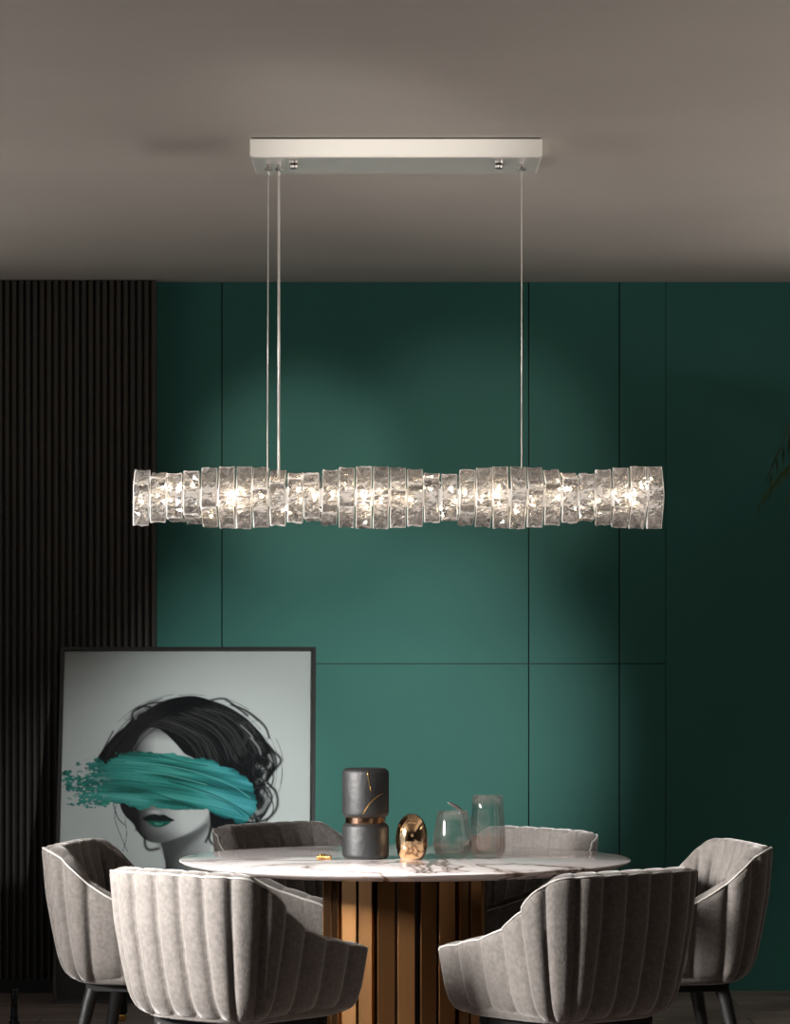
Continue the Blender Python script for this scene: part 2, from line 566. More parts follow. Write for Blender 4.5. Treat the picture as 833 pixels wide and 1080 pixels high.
def make_shell(parent):
    n = 239
    ss, X, Y, Ln = resample(tub_path(), n)
    half = Ln / 2
    tops = np.array([top_height(s, half) for s in ss])
    k = np.ones(9) / 9
    tp = np.pad(tops, 4, mode='edge')
    tops = np.convolve(tp, k, 'valid')
    # plan normals (inward)
    tx, ty = np.gradient(X), np.gradient(Y)
    ln = np.hypot(tx, ty)
    tx, ty = tx / ln, ty / ln
    nx, ny = -ty, tx                       # inward
    zb = .392
    zz = [0, .012, .035, .075, .16, .26, .40]
    oo = [.105, .082, .064, .048, .030, .012, .0]
    rings = []
    rim = []
    for i in range(n):
        q_ = (ss[i] - half) / half
        k_ = max(0, min(len(SEAMS) - 2, int(np.searchsorted(SEAMS, q_, 'right')) - 1))
        u = 2 * (q_ - SEAMS[k_]) / (SEAMS[k_ + 1] - SEAMS[k_]) - 1
        bul = (1 - min(1, abs(u)) ** 3.2) * (.0175 if abs(q_) < .5 else .0095) if i not in (0, n - 1) else 0
        e = min(ss[i], Ln - ss[i])
        th = .050
        if e < .03: th = .050 * math.sqrt(max(.10, 1 - (1 - e / .03) ** 2))
        inset = (.050 - th) / 2
        T = tops[i]
        T -= .0045 * min(1, abs(u)) ** 4
        if e < .035: T -= .022 * (1 - math.sqrt(max(0, 1 - (1 - e / .035) ** 2)))
        zb_i = zb + (.020 * (1 - math.sqrt(max(0, 1 - (1 - e / .035) ** 2))) if e < .035 else 0)
        H = T - zb_i
        row = []
        # outer side, bottom to top
        m = 16
        for j in range(m + 1):
            v = j / m
            z = zb_i + (H - .018) * (v ** 1.25)
            off = float(np.interp(z - zb, zz, oo)) + inset
            f = min(1, v * 5 + .3)
            row.append((off - bul * f, z))
        # rounded rim
        base = row[-1][0]
        for j in range(1, 8):
            a = PI * j / 8
            cx = base + bul + th / 2
            row.append((cx - (th / 2 + bul * (1 - j / 8)) * math.cos(a), T - .018 + .018 * math.sin(a)))
        # inner side, top to bottom
        zin = min(.43, T - .05)
        for j in range(0, 13):
            v = j / 12
            z = (T - .018) * (1 - v) + zin * v
            off = float(np.interp(z - zb, zz, oo)) + inset + th - .0 + bul * 1.25 * min(1, v * 4) - .0 + v * .018
            row.append((off, z))
        row.append((row[-1][0] + .01, zb_i + .012))
        ring = [Vector((X[i] + nx[i] * o, Y[i] + ny[i] * o, z)) for o, z in row]
        rings.append(ring)
        q = row[17]
        rim.append(Vector((X[i] + nx[i] * (q[0] - .002 + bul * .0), Y[i] + ny[i] * (q[0] - .002), q[1] + .001)))
    mb = MB()
    c = len(rings[0])
    vs = [v for r in rings for v in r]
    fs = []
    for i in range(n - 1):
        for j in range(c):
            fs.append((i * c + j, i * c + (j + 1) % c, (i + 1) * c + (j + 1) % c, (i + 1) * c + j))
    fs.append(tuple(range(c)))
    fs.append(tuple((n - 1) * c + j for j in range(c))[::-1])
    mb.add(vs, fs)
    mb.build('backrest', M_velvet, parent, smooth=True)
    # piping along the rim, down both arm fronts
    a = [rings[0][j] + Vector((0, .002, 0)) for j in range(1, 17)]
    b = [rings[-1][j] + Vector((0, .002, 0)) for j in range(16, 0, -1)]
    MB().tube(a + rim[2:-2:2] + b, .0028, 6).build('piping', M_piping, parent, smooth=True)


def make_chair():
    root = empty('dining_chair')
    make_shell(root)
    # seat cushion: superellipse slab with a crowned top
    mb = MB()
    seg = 64
    def rr(an, a, b, n=4.2):
        ca, sa = math.cos(an), math.sin(an)
        return (a * abs(ca) ** (2 / n) * (1 if ca > 0 else -1), b * abs(sa) ** (2 / n) * (1 if sa > 0 else -1))
    levels = [(.90, .388), (.97, .394), (1.0, .410), (1.0, .438), (.975, .452), (.90, .461), (.6, .468), (.25, .470), (.001, .470)]
    vs, fs = [], []
    for f, z in levels:
        for k in range(seg):
            px_, py_ = rr(2 * PI * k / seg, .212 * f, .238 * f)
            vs.append((px_, py_ + .022, z))
    for i in range(len(levels) - 1):
        for k in range(seg):
            fs.append((i * seg + k, i * seg + (k + 1) % seg, (i + 1) * seg + (k + 1) % seg, (i + 1) * seg + k))
    fs.append(tuple(range(seg))[::-1])
    mb.add(vs, fs)
    mb.build('seat', M_velvet, root, smooth=True)
    mb = MB()
    mb.box(-.17, .17, -.165, -.125, .366, .392).box(-.17, .17, .125, .165, .366, .392)
    mb.box(-.17, -.13, -.125, .125, .366, .392).box(.13, .17, -.125, .125, .366, .392)
    mb.build('seat_frame', M_black, root, bevel=.003)
    lg = None
    for sx in (-1, 1):
        for sy in (-1, 1):
            pts = [(sx * .150, sy * .148, .370), (sx * .158, sy * .158, .330), (sx * .205, sy * .225, .0)]
            MB().tube(pts, [.0215, .0205, .0125], 16).build('leg', M_black, root, auto=40)
    return root


def copy_tree(o, parent=None):
    c = o.copy()
    COL.objects.link(c)
    if parent: c.parent = parent
    for ch in list(o.children): copy_tree(ch, c)
    return c


chair0 = make_chair()
GROUP = 'velvet dining chairs round the marble table'
# x, y, heading (degrees clockwise from straight away from the camera), label
spots = [
    (-0.420, -1.0, 40, 'grey velvet tub chair at front left, its channelled back toward us, overlapping the portrait corner'),
    (0.465, -1.0, -40, 'grey velvet tub chair at front right, shadowed back, light arm nearest the pedestal'),
    (-0.722, 0.0, 101, 'grey velvet side chair at far left, standing in front of the dark slats'),
    (0.795, 0.0, -101, 'grey velvet side chair at far right, dark outer side, pale ribbed inner back'),
    (-0.235, 0.90, 133, 'rear chair behind table, brown ribbed back in front of the framed portrait'),
    (0.285, 0.60, -131, 'rear chair behind table, pale ribbed back in front of the green wall'),
]
for i, (x, y, h, lab) in enumerate(spots):
    c = chair0 if i == 0 else copy_tree(chair0)
    c.location = (x, y, 0)
    c.rotation_euler = (0, 0, -math.radians(h))
    tag(c, lab, 'chair', GROUP)

# ------------------------------------------------------------------ things on the table
ZT = .7505
# two-drum stone vase
vx, vy = (385.5 - 416.5) / 352, 0.0
v = tag(empty('vase', (vx, vy, ZT)), 'charcoal stone vase of two stacked drums with a copper waist', 'vase')


def drum(z0, z1, r, e=.016):
    pr = [(1e-6, z0), (r - e, z0)]
    for i in range(1, 7):
        a = PI / 2 * i / 6
        pr.append((r - e + e * math.sin(a), z0 + e - e * math.cos(a)))
    for i in range(0, 7):
        a = PI / 2 * i / 6
        pr.append((r - e + e * math.cos(a), z1 - e + e * math.sin(a)))
    pr.append((1e-6, z1))
    return pr


MB().lathe(drum(0, .1075, .0700), 64).build('lower_drum', M_vase, v, smooth=True)
ud = MB().lathe(drum(.1245, .2710, .0700), 64).build('upper_drum', M_vase, v, smooth=True)
mb = MB().lathe([(1e-6, .1055), (.0585, .1055), (.0605, .108), (.0605, .124), (.0585, .1265), (1e-6, .1265)], 64)
mb.build('band', M_rose, v, auto=30)


def inlay(pts):
    out = []
    for an, z in pts:
        out.append((.0703 * math.sin(an), -.0703 * math.cos(an), z))
    return out


mb = MB()
mb.tube(inlay([(.10, .264), (.12, .252), (.15, .238), (.19, .222), (.24, .206)]), .0012, 6)
mb.tube(inlay([(-.10, .136), (.0, .150), (.14, .166), (.34, .180), (.58, .191), (.85, .197)]), .0012, 6)
mb.build('inlay', M_brass, ud, smooth=True)

# gold egg vase
gx, gy = (434 - 416.5) / 352, -0.03
mb = MB()
pr = [(1e-6, 0), (.026, 0), (.034, .003), (.0425, .018), (.0475, .040), (.0480, .062), (.0465, .082), (.0415, .103), (.033, .119),
      (.022, .129), (.0155, .1325), (.0135, .1345), (.0115, .1330), (.0110, .12), (.0105, .11), (1e-6, .11)]
sub = []
for a, b in zip(pr, pr[1:]):
    sub.append(a)
mb.lathe(pr, 64)
e = mb.build('egg_vase', M_egg, None, smooth=True)
e.location = (gx, gy, ZT)
tag(e, 'small egg-shaped polished gold vase with a narrow mouth, on the marble table', 'vase')


def glass_vase(px_, y, h, prof, label, name):
    root = tag(empty(name, ((px_ - 416.5) / 352, y, ZT)), label, 'glass', None)
    t = .0022
    zs_ = [z for r, z in prof]
    out = [(r, z) for r, z in prof]
    inn = [(max(r - t, 1e-6), max(z, .014)) for r, z in prof[1:]][::-1]
    top = (prof[-1][0] - t / 2, prof[-1][1] + .001)
    # lower, rose tinted bowl is part of its own
    MB().lathe(out + [top] + inn + [(1e-6, .014)], 56).build('bowl', M_tumbler, root, smooth=True)
    cut = h * .34
    rr_ = [(1e-6, .0150)] + [(max(1e-6, float(np.interp(z, [q[1] for q in prof[1:]], [q[0] for q in prof[1:]])) - t - .0008), z) for z in np.linspace(.0155, cut, 8)]
    rr_.append((1e-6, cut))
    MB().lathe(rr_, 56).build('tinted_base', M_tint, root, auto=50)
    return root


g1 = glass_vase(477, -.01, .145, [(1e-6, 0), (.040, 0), (.046, .004), (.054, .020), (.0595, .042), (.0570, .075), (.0505, .110), (.0445, .143)],
                'short clear glass tumbler with a rosy base, beside the gold egg vase', 'glass_tumbler')
g2 = glass_vase(514.5, .03, .19, [(1e-6, 0), (.040, 0), (.046, .004), (.0525, .020), (.0545, .040), (.0530, .090), (.0480, .150), (.0455, .187)],
                'tall clear glass vase with a rosy base, rightmost object on the marble table', 'glass_vase')
# dark leaf sprig between the glasses
mb = MB()
P = lambda px_, py_, yy: Vector(((px_ - 416.5) / 352, yy, CAM_H - (py_ - 653) / 352))
a, b = P(505, 873, .0), P(472, 846, -.02)
pts = [a.lerp(b, q) + Vector((0, 0, .010 * math.sin(q * PI))) for q in np.linspace(0, 1, 12)]
mb.tube(pts, [.0012, .0012, .0013, .0014, .0015, .0018, .003, .0045, .0055, .005, .0035, .001], 8)
s = mb.build('leaf_sprig', mat('dried_leaf', (.05, .04, .035), .5), smooth=True)
tag(s, 'dark curved leaf sprig leaning between the two clear glasses', 'sprig')
# tiny gold bead ornament
ox, oy = (342 - 416.5) / 352, -.03
root = tag(empty('bead_ornament', (ox, oy, ZT)), 'tiny cluster of gold beads lying left of the charcoal vase', 'ornament')
rnd = random.Random(4)
b0 = None
for k in range(9):
    if b0 is None:
        b0 = MB().lathe([(1e-6, 0)] + [(.0062 * math.sin(a), .0062 - .0062 * math.cos(a)) for a in np.linspace(.3, PI - .3, 8)] + [(1e-6, .0124)], 14).build('bead', M_brass, root, smooth=True)
        o = b0
    else:
        o = b0.copy()
        COL.objects.link(o)
    o.location = (-.017 + .0085 * (k % 5), (k // 5) * .011 - .004 + rnd.uniform(-.002, .002), .004 if k in (6, 7) else 0)

# ------------------------------------------------------------------ framed portrait
LEAN_B, LEAN_T = 3.02, 3.395
PW, PH = 1.000, 1.405
pic = empty('framed_portrait', (-0.8095, LEAN_B + .02, 0.0))
ang = math.asin((LEAN_T - LEAN_B - .02) / PH)
pic.rotation_euler = (-ang, 0, 0)
tag(pic, 'large framed grey print of a dark-haired woman crossed by a teal paint stroke', 'picture')
ft, fd = .013, .03
mb = MB()
mb.box(-PW / 2, PW / 2, 0, fd, 0, ft).box(-PW / 2, PW / 2, 0, fd, PH - ft, PH)
mb.box(-PW / 2, -PW / 2 + ft, 0, fd, ft, PH - ft).box(PW / 2 - ft, PW / 2, 0, fd, ft, PH - ft)
mb.build('frame', M_frame, pic)
MB().box(-PW / 2 + ft, PW / 2 - ft, .020, .026, ft, PH - ft).build('backing_board', M_frame, pic)
MB().box(-PW / 2 + ft, PW / 2 - ft, .006, .009, ft, PH - ft).build('glass_pane', M_pane, pic)

# the print itself: drawn into the colours of a fine mesh. Drawing space: 300 x 420 units
GW, GH = 330, 470
X0, X1, Y0, Y1 = 40., 782., 38., 1075.       # drawing coordinates, y down
gx_, gy_ = np.meshgrid(np.linspace(X0, X1, GW), np.linspace(Y0, Y1, GH))
img = np.zeros((GH, GW, 3))
img[:] = (.385, .415, .405)
img *= (1 + .10 * np.clip((gx_ - 300) / 500, -1, 1) * -1)[..., None]
rng = np.random.RandomState(3)


def vnoise(x, y, seed):
    r = np.random.RandomState(seed).rand(64, 64)
    xi, yi = np.floor(x).astype(int), np.floor(y).astype(int)
    fx, fy = x - xi, y - yi
    fx, fy = fx * fx * (3 - 2 * fx), fy * fy * (3 - 2 * fy)
    g_ = lambda a, b: r[b % 64, a % 64]
    return (g_(xi, yi) * (1 - fx) + g_(xi + 1, yi) * fx) * (1 - fy) + (g_(xi, yi + 1) * (1 - fx) + g_(xi + 1, yi + 1) * fx) * fy


def sdf(poly):
    d = np.full(gx_.shape, 1e9)
    inside = np.zeros(gx_.shape, bool)
    n = len(poly)
    for i in range(n):
        ax, ay = poly[i]
        bx, by = poly[(i + 1) % n]
        ex, ey = bx - ax, by - ay
        wx, wy = gx_ - ax, gy_ - ay
        t_ = np.clip((wx * ex + wy * ey) / (ex * ex + ey * ey + 1e-9), 0, 1)
        d = np.minimum(d, (wx - ex * t_) ** 2 + (wy - ey * t_) ** 2)
        c = ((ay <= gy_) & (by > gy_)) | ((by <= gy_) & (ay > gy_))
        xin = ax + (gy_ - ay) / (by - ay + (1e-9 if by == ay else 0)) * ex
        inside ^= c & (gx_ < xin)
    d = np.sqrt(d)
    return np.where(inside, d, -d)


def spl(pts, n=8, closed=True):
    out = []
    m_ = len(pts)
    rngi = range(m_) if closed else range(m_ - 1)
    for i in rngi:
        if closed:
            p0, p1, p2, p3 = pts[i - 1], pts[i], pts[(i + 1) % m_], pts[(i + 2) % m_]
        else:
            p0, p1, p2, p3 = pts[max(i - 1, 0)], pts[i], pts[i + 1], pts[min(i + 2, m_ - 1)]
        for k in range(n):
            t_ = k / n
            out.append(tuple(.5 * ((2 * p1[j]) + (-p0[j] + p2[j]) * t_ + (2 * p0[j] - 5 * p1[j] + 4 * p2[j] - p3[j]) * t_ ** 2 + (-p0[j] + 3 * p1[j] - 3 * p2[j] + p3[j]) * t_ ** 3) for j in (0, 1)))
    if not closed: out.append(pts[-1])
    return out


def fill(poly, col, soft=3., alpha=1., off=0.):
    global img
    m_ = np.clip((sdf(poly) + off) / soft + .5, 0, 1) * alpha
    if np.ndim(alpha) == 2: pass
    img = img * (1 - m_[..., None]) + np.asarray(col) * m_[..., None]
    return m_


def line(pts, w_, col, alpha=.8):
    global img
    pts = spl(pts, 6, False)
    x_ = [q[0] for q in pts]; y_ = [q[1] for q in pts]
    i0 = max(0, int((min(y_) - 12 - Y0) / (Y1 - Y0) * GH)); i1 = min(GH, int((max(y_) + 12 - Y0) / (Y1 - Y0) * GH) + 1)
    j0 = max(0, int((min(x_) - 12 - X0) / (X1 - X0) * GW)); j1 = min(GW, int((max(x_) + 12 - X0) / (X1 - X0) * GW) + 1)
    if i1 <= i0 or j1 <= j0: return
    sx, sy = gx_[i0:i1, j0:j1], gy_[i0:i1, j0:j1]
    d = np.full(sx.shape, 1e9)
    for (ax, ay), (bx, by) in zip(pts, pts[1:]):
        ex, ey = bx - ax, by - ay
        t_ = np.clip(((sx - ax) * ex + (sy - ay) * ey) / (ex * ex + ey * ey + 1e-9), 0, 1)
        d = np.minimum(d, (sx - ax - ex * t_) ** 2 + (sy - ay - ey * t_) ** 2)
    m_ = np.exp(-d / (w_ * w_)) * alpha
    img[i0:i1, j0:j1] = img[i0:i1, j0:j1] * (1 - m_[..., None]) + np.asarray(col) * m_[..., None]


BLK = (.006, .007, .008)
# neck and shoulder
neck = spl([(338, 590), (345, 640), (352, 690), (330, 740), (250, 800), (150, 860), (60, 900), (45, 1080), (700, 1080), (690, 880), (600, 800), (520, 740), (492, 690), (484, 630), (478, 560), (400, 570)], 6)
mk = fill(neck, (.36, .38, .375), 4)
sh = np.clip((np.clip(gx_ - 345, 0, 200) / 130), 0, 1) ** 1.3
img = img * (1 - mk[..., None]) + mk[..., None] * (np.array((.30, .32, .315)) * (.05 + .95 * sh)[..., None])
# face
face = spl([(215, 470), (216, 505), (232, 535), (256, 556), (272, 585), (296, 606), (330, 614), (372, 603), (425, 582), (462, 556), (480, 520), (490, 440), (470, 330), (400, 270), (320, 262), (250, 300), (222, 380)], 6)
mk = fill(face, (.4, .42, .415), 3)
lit = np.clip((gx_ - 262 - (gy_ - 500) * .15) / 130, 0, 1) ** 1.1
lit = np.maximum(lit, np.exp(-(((gx_ - 322) / 26) ** 2 + ((gy_ - 522) / 11) ** 2)) * .8)
lit *= 1 - .75 * np.clip((gx_ - 400) / 90, 0, 1) * np.clip((540 - gy_) / 60 + .2, 0, 1) * 0.5
lit *= 1 - .55 * np.exp(-(((gx_ - 330) / 70) ** 2 + ((gy_ - 600) / 22) ** 2))
img = img * (1 - mk[..., None]) + mk[..., None] * (np.array((.42, .44, .435)) * (.03 + .97 * lit)[..., None])
# jaw shadow onto the neck
jaw = spl([(330, 612), (372, 604), (425, 583), (462, 556), (482, 530), (484, 560), (462, 588), (420, 622), (380, 655), (360, 668), (345, 640)], 5)
fill(jaw, (.05, .055, .055), 18, .75)
# lips
fill(spl([(282, 541), (300, 531), (318, 527), (330, 531), (345, 529), (362, 538), (377, 547), (352, 552), (330, 552), (300, 551)], 5), (.008, .012, .012), 2.5)
fill(spl([(298, 548), (330, 549), (366, 549), (350, 562), (328, 567), (308, 561)], 5), (.010, .075, .055), 2.5)
fill(spl([(318, 553), (335, 555), (345, 554), (335, 560), (322, 560)], 5), (.10, .30, .24), 4, .6)
# hair mass
hair = spl([(142, 372), (160, 335), (196, 290), (228, 262), (252, 236), (290, 214), (330, 192), (380, 177), (430, 173), (480, 186), (530, 205), (580, 236), (615, 270), (640, 300), (664, 345), (672, 390), (655, 425), (640, 440), (655, 470), (650, 520), (620, 552), (570, 566), (530, 560), (505, 585), (486, 560), (478, 515), (470, 420), (430, 362), (400, 350), (375, 318), (330, 276), (292, 272), (268, 300), (262, 345), (230, 420), (160, 400)], 6)
fill(hair, BLK, 4)
fh = spl([(262, 345), (264, 312), (280, 284), (305, 272), (340, 284), (375, 316), (400, 345), (412, 362)], 6)
mk = fill(fh, (.3, .31, .31), 5)
lit = np.clip((gx_ - 258) / 60, 0, 1) * np.clip((gy_ - 262) / 50, 0, 1)
img = img * (1 - mk[..., None]) + mk[..., None] * (np.array((.40, .42, .415)) * (.08 + .92 * lit)[..., None])
# soft light strands combed back over the crown
R_ = random.Random(11)
for k in range(70):
    t_ = R_.random()
    sx, sy = 300 + 190 * t_, 262 - 62 * t_ + R_.uniform(-12, 12)
    g_ = R_.uniform(.012, .06) * (1 if R_.random() < .6 else .5)
    dx = R_.uniform(-8, 8)
    line([(sx, sy), (sx + 60 + dx, sy + 22), (sx + 120, sy + 66 + dx), (sx + 150 + dx, sy + 130)], R_.uniform(1.0, 2.4), (g_, g_ * 1.04, g_ * 1.04), .55)
for k in range(40):
    sx, sy = R_.uniform(240, 300), R_.uniform(230, 290)
    g_ = R_.uniform(.01, .03)
    line([(sx + 60, sy - 35), (sx, sy), (sx - 45, sy + 50), (sx - 75, sy + 95)], 1.5, (g_, g_, g_), .5)
for k in range(34):
    sx, sy = R_.uniform(560, 650), R_.uniform(260, 520)
    g_ = R_.uniform(.015, .07)
    r_ = R_.uniform(12, 34)
    a0 = R_.uniform(0, 6.28)
    line([(sx + r_ * math.cos(a0 + q), sy + r_ * 1.3 * math.sin(a0 + q)) for q in (0, .8, 1.6, 2.4)], 1.3, (g_, g_, g_), .5)
# gaps of background seen between the loose curls on the right
for pts_, w_ in (([(622, 385), (640, 398), (638, 420), (622, 430)], 6), ([(636, 462), (650, 486), (642, 512), (626, 524)], 7), ([(606, 505), (618, 520), (610, 536)], 5),
                 ([(655, 352), (662, 372), (652, 388)], 4), ([(600, 300), (622, 326), (630, 348)], 2.5), ([(570, 262), (596, 286), (606, 300)], 2), ([(590, 540), (606, 548), (624, 540)], 4),
                 ([(520, 566), (534, 582), (556, 586)], 4), ([(255, 240), (262, 226), (284, 216)], 4)):
    line(pts_, w_, (.20, .215, .21), .85)
for k in range(26):
    sx, sy = R_.uniform(590, 650), R_.uniform(330, 550)
    a0 = R_.uniform(0, 6.28); r_ = R_.uniform(10, 30)
    line([(sx + r_ * math.cos(a0 + q), sy + r_ * 1.4 * math.sin(a0 + q)) for q in (0, .8, 1.6, 2.4)], 2.0, BLK, .9)
# loose dark curls and flyaways
for pts_, w_ in (
        ([(655, 330), (690, 365), (668, 400), (650, 430), (676, 462), (680, 505), (655, 540), (620, 552)], 4.5),
        ([(300, 206), (270, 206), (248, 222), (246, 244)], 4), ([(330, 192), (290, 198), (262, 214)], 3),
        ([(480, 186), (520, 182), (560, 210), (590, 232)], 3.5), ([(540, 200), (590, 220), (640, 262), (655, 300)], 3),
        ([(290, 596), (292, 622), (305, 634), (330, 630)], 4.5), ([(490, 560), (480, 600), (500, 622), (512, 600), (500, 580)], 4),
        ([(520, 560), (545, 596), (590, 590), (604, 556)], 4), ([(560, 560), (580, 580), (610, 570)], 3),
        ([(250, 545), (262, 560), (266, 574)], 5), ([(620, 300), (660, 330), (676, 380), (650, 412)], 4),
        ([(600, 420), (640, 440), (664, 480), (640, 530)], 4), ([(486, 540), (482, 580), (470, 610)], 4),
        ([(195, 500), (210, 540), (230, 560)], 1.6), ([(205, 495), (200, 540), (222, 600), (240, 640)], 1.0),
        ([(230, 540), (236, 590), (226, 640)], .9), ([(150, 372), (165, 330), (190, 280)], 2.5)):
    line(pts_, w_, BLK, .95)
for k in range(46):
    a0 = R_.uniform(-2.7, .55)
    ra = R_.uniform(.93, 1.07)
    p_ = [(420 + 262 * ra * math.cos(a0 + q), 400 + 222 * ra * math.sin(a0 + q)) for q in (0, .10, .2, .3)]
    line(p_, R_.uniform(.8, 1.6), BLK, .55)
# teal paint stroke
stroke = spl([(88, 378), (128, 366), (160, 372), (200, 352), (245, 340), (300, 343), (352, 346), (420, 358), (480, 368), (525, 386), (566, 404), (600, 432), (616, 470), (620, 500), (606, 530), (578, 556), (545, 545), (505, 530), (470, 516), (430, 518), (380, 514), (330, 512), (300, 506), (270, 512), (235, 498), (200, 496), (150, 503), (110, 500), (76, 494), (92, 470), (60, 452), (44, 428), (52, 400), (92, 408), (120, 396)], 4)
D = sdf(stroke)
u_ = gx_
v_ = gy_ - 400 - .00042 * np.clip(gx_ - 120, 0, 900) ** 2 * .75
rag = (vnoise(gx_ * .07, gy_ * .11, 5) - .5) * 26 * np.clip((300 - gx_) / 160, .38, 1) + (vnoise(gx_ * .25, gy_ * .3, 7) - .5) * 12 * np.clip((300 - gx_) / 120, .3, 1)
mk = np.clip((D + rag) / 3 + .5, 0, 1)
holes = np.clip((vnoise(gx_ * .12, gy_ * .2, 9) - .60) * 9, 0, 1) * np.clip((190 - gx_) / 90, 0, 1)
mk *= 1 - holes * .9
st = .62 * vnoise(u_ * .008, v_ * .055, 21) + .22 * vnoise(u_ * .012, v_ * .22, 22) + .20 * vnoise(u_ * .02, v_ * .7, 23)
st = st + .03 - .28 * np.exp(-np.clip(D, 0, 99) / 9) * vnoise(gx_ * .1, gy_ * .14, 31)
c0, c1, c2 = np.array((.010, .065, .056)), np.array((.026, .175, .152)), np.array((.065, .29, .26))
t_ = np.clip((st - .25) * 1.7, 0, 1)[..., None]
tc_ = np.where(t_ < .5, c0 + (c1 - c0) * t_ * 2, c1 + (c2 - c1) * (t_ - .5) * 2)
blue = np.clip((gx_ - 380) / 200, 0, 1)[..., None]
tc_ = tc_ * (1 - blue) + tc_ * np.array((.9, .90, 1.12)) * blue
img = img * (1 - mk[..., None]) + tc_ * mk[..., None]
for pts_, w_ in (([(360, 430), (420, 446), (490, 470), (560, 505), (600, 532)], 2.2), ([(250, 452), (330, 470), (410, 500), (440, 508)], 1.8), ([(330, 352), (400, 372), (470, 384)], 1.8), ([(470, 470), (540, 500), (585, 535)], 1.4), ([(150, 430), (230, 428), (290, 436)], 1.6)):
    line(pts_, w_, (.006, .04, .035), .8)
for pts_ in ([(230, 372), (330, 380), (430, 400), (540, 440), (600, 480)], [(260, 400), (360, 412), (470, 440)], [(150, 470), (240, 480), (300, 490)]):
    line(pts_, 1.4, (.12, .42, .38), .6)
for k in range(60):
    sx, sy = R_.uniform(48, 175), R_.uniform(392, 500)
    line([(sx, sy), (sx + R_.uniform(3, 12), sy + R_.uniform(-4, 4))], R_.uniform(1.5, 3.5), (.03, .19 + R_.uniform(-.06, .1), .16), .8)

iw, ih = PW - 2 * ft - .002, PH - 2 * ft - .002
verts = np.zeros((GH, GW, 3))
verts[..., 0] = np.linspace(-iw / 2, iw / 2, GW)[None, :]
verts[..., 2] = (PH - ft - .001 - np.linspace(0, ih, GH))[:, None]
verts[..., 1] = .018
idx = np.arange(GH * GW).reshape(GH, GW)
quads = np.stack([idx[:-1, :-1], idx[1:, :-1], idx[1:, 1:], idx[:-1, 1:]], -1).reshape(-1, 4)
me = bpy.data.meshes.new('print')
me.vertices.add(GH * GW)
me.vertices.foreach_set('co', verts.reshape(-1))
me.loops.add(quads.size)
me.loops.foreach_set('vertex_index', quads.reshape(-1))
me.polygons.add(len(quads))
me.polygons.foreach_set('loop_start', np.arange(0, quads.size, 4))
me.update(calc_edges=True)
at = me.color_attributes.new('ink', 'FLOAT_COLOR', 'POINT')
rgba = np.ones((GH * GW, 4))
rgba[:, :3] = np.clip(img, 0, 1).reshape(-1, 3)
at.data.foreach_set('color', rgba.reshape(-1))
M_print = mat('portrait_print', (1, 1, 1), 0.8, Specular_IOR_Level=0.0)
an_ = N(M_print, 'ShaderNodeVertexColor')
an_.layer_name = 'ink'
L(M_print, an_.outputs['Color'], M_print.node_tree.nodes['Principled BSDF'].inputs['Base Color'])
link('print', me, M_print, pic)

# ------------------------------------------------------------------ chandelier
ceil_y = (-.85, -.46)
can = tag(empty('chandelier_canopy', (0.003, (ceil_y[0] + ceil_y[1]) / 2, RZ)), 'long polished steel ceiling canopy above the crystal bar', 'ceiling canopy')
MB().box(-.404, .404, -.195, .195, -.052, -.003).build('canopy_body', M_satin, can, bevel=.0025)
MB().box(-.398, .398, -.189, .189, -.0545, -.0515).build('bottom_plate', M_plate, can, bevel=.0008)
MB().box(-.400, .400, -.19, .19, -.0035, 0).build('shadow_gap_strip', M_black, can)  # black strip standing in for the shadow gap between canopy and ceiling
for px_ in (311, 524):
    x_ = (px_ - 417.5) / 373
    k_ = MB().lathe([(1e-6, -.086), (.006, -.086), (.011, -.082), (.012, -.076), (.009, -.072), (.012, -.068), (.012, -.060), (.009, -.0545), (1e-6, -.0545)], 20).build('thumb_nut', M_hard, can, auto=40)
    k_.location = (x_, -.13, .006)
CH = Vector((.008, -.70, 1.809))
chand = tag(empty('crystal_chandelier', CH), 'long linear chandelier of twisted rings of cut crystal blocks with warm lights', 'chandelier')
cyl = CH.y
for px_, rw, nm in ((283, .0016, 'suspension_cable'), (294, .0035, 'power_cord'), (550, .0016, 'suspension_cable')):
    x_ = (px_ - 416.5) / 375.8 - CH.x
    MB().tube([(x_, 0, RZ - .0885 - CH.z), (x_ - (.003 if px_ < 290 else 0), 0, .0)], rw, 8).build(nm, mat('cable_' + nm, (.75, .74, .70), .35, .3), chand, smooth=True)
    mb = MB().lathe([(1e-6, -.034), (.003, -.034), (.0045, -.020), (.010, -.018), (.010, -.013), (.005, -.010), (.005, -.0), (1e-6, 0)], 16, (x_ + .005, -.045, -.0545))
    mb.box(x_ + .005 - .013, x_ + .005 + .013, -.047, -.043, -.0725, -.0675)
    mb.build('cable_gripper', M_hard, can, auto=40)
NS = 31
pit = 1.485 / NS
MB().box(-.735, .735, -.024, .024, -.024, .024).build('light_core', emis('lit_core', (1.0, .90, .80), 0.75), chand, bevel=.006)

S, TH = .1305, .027


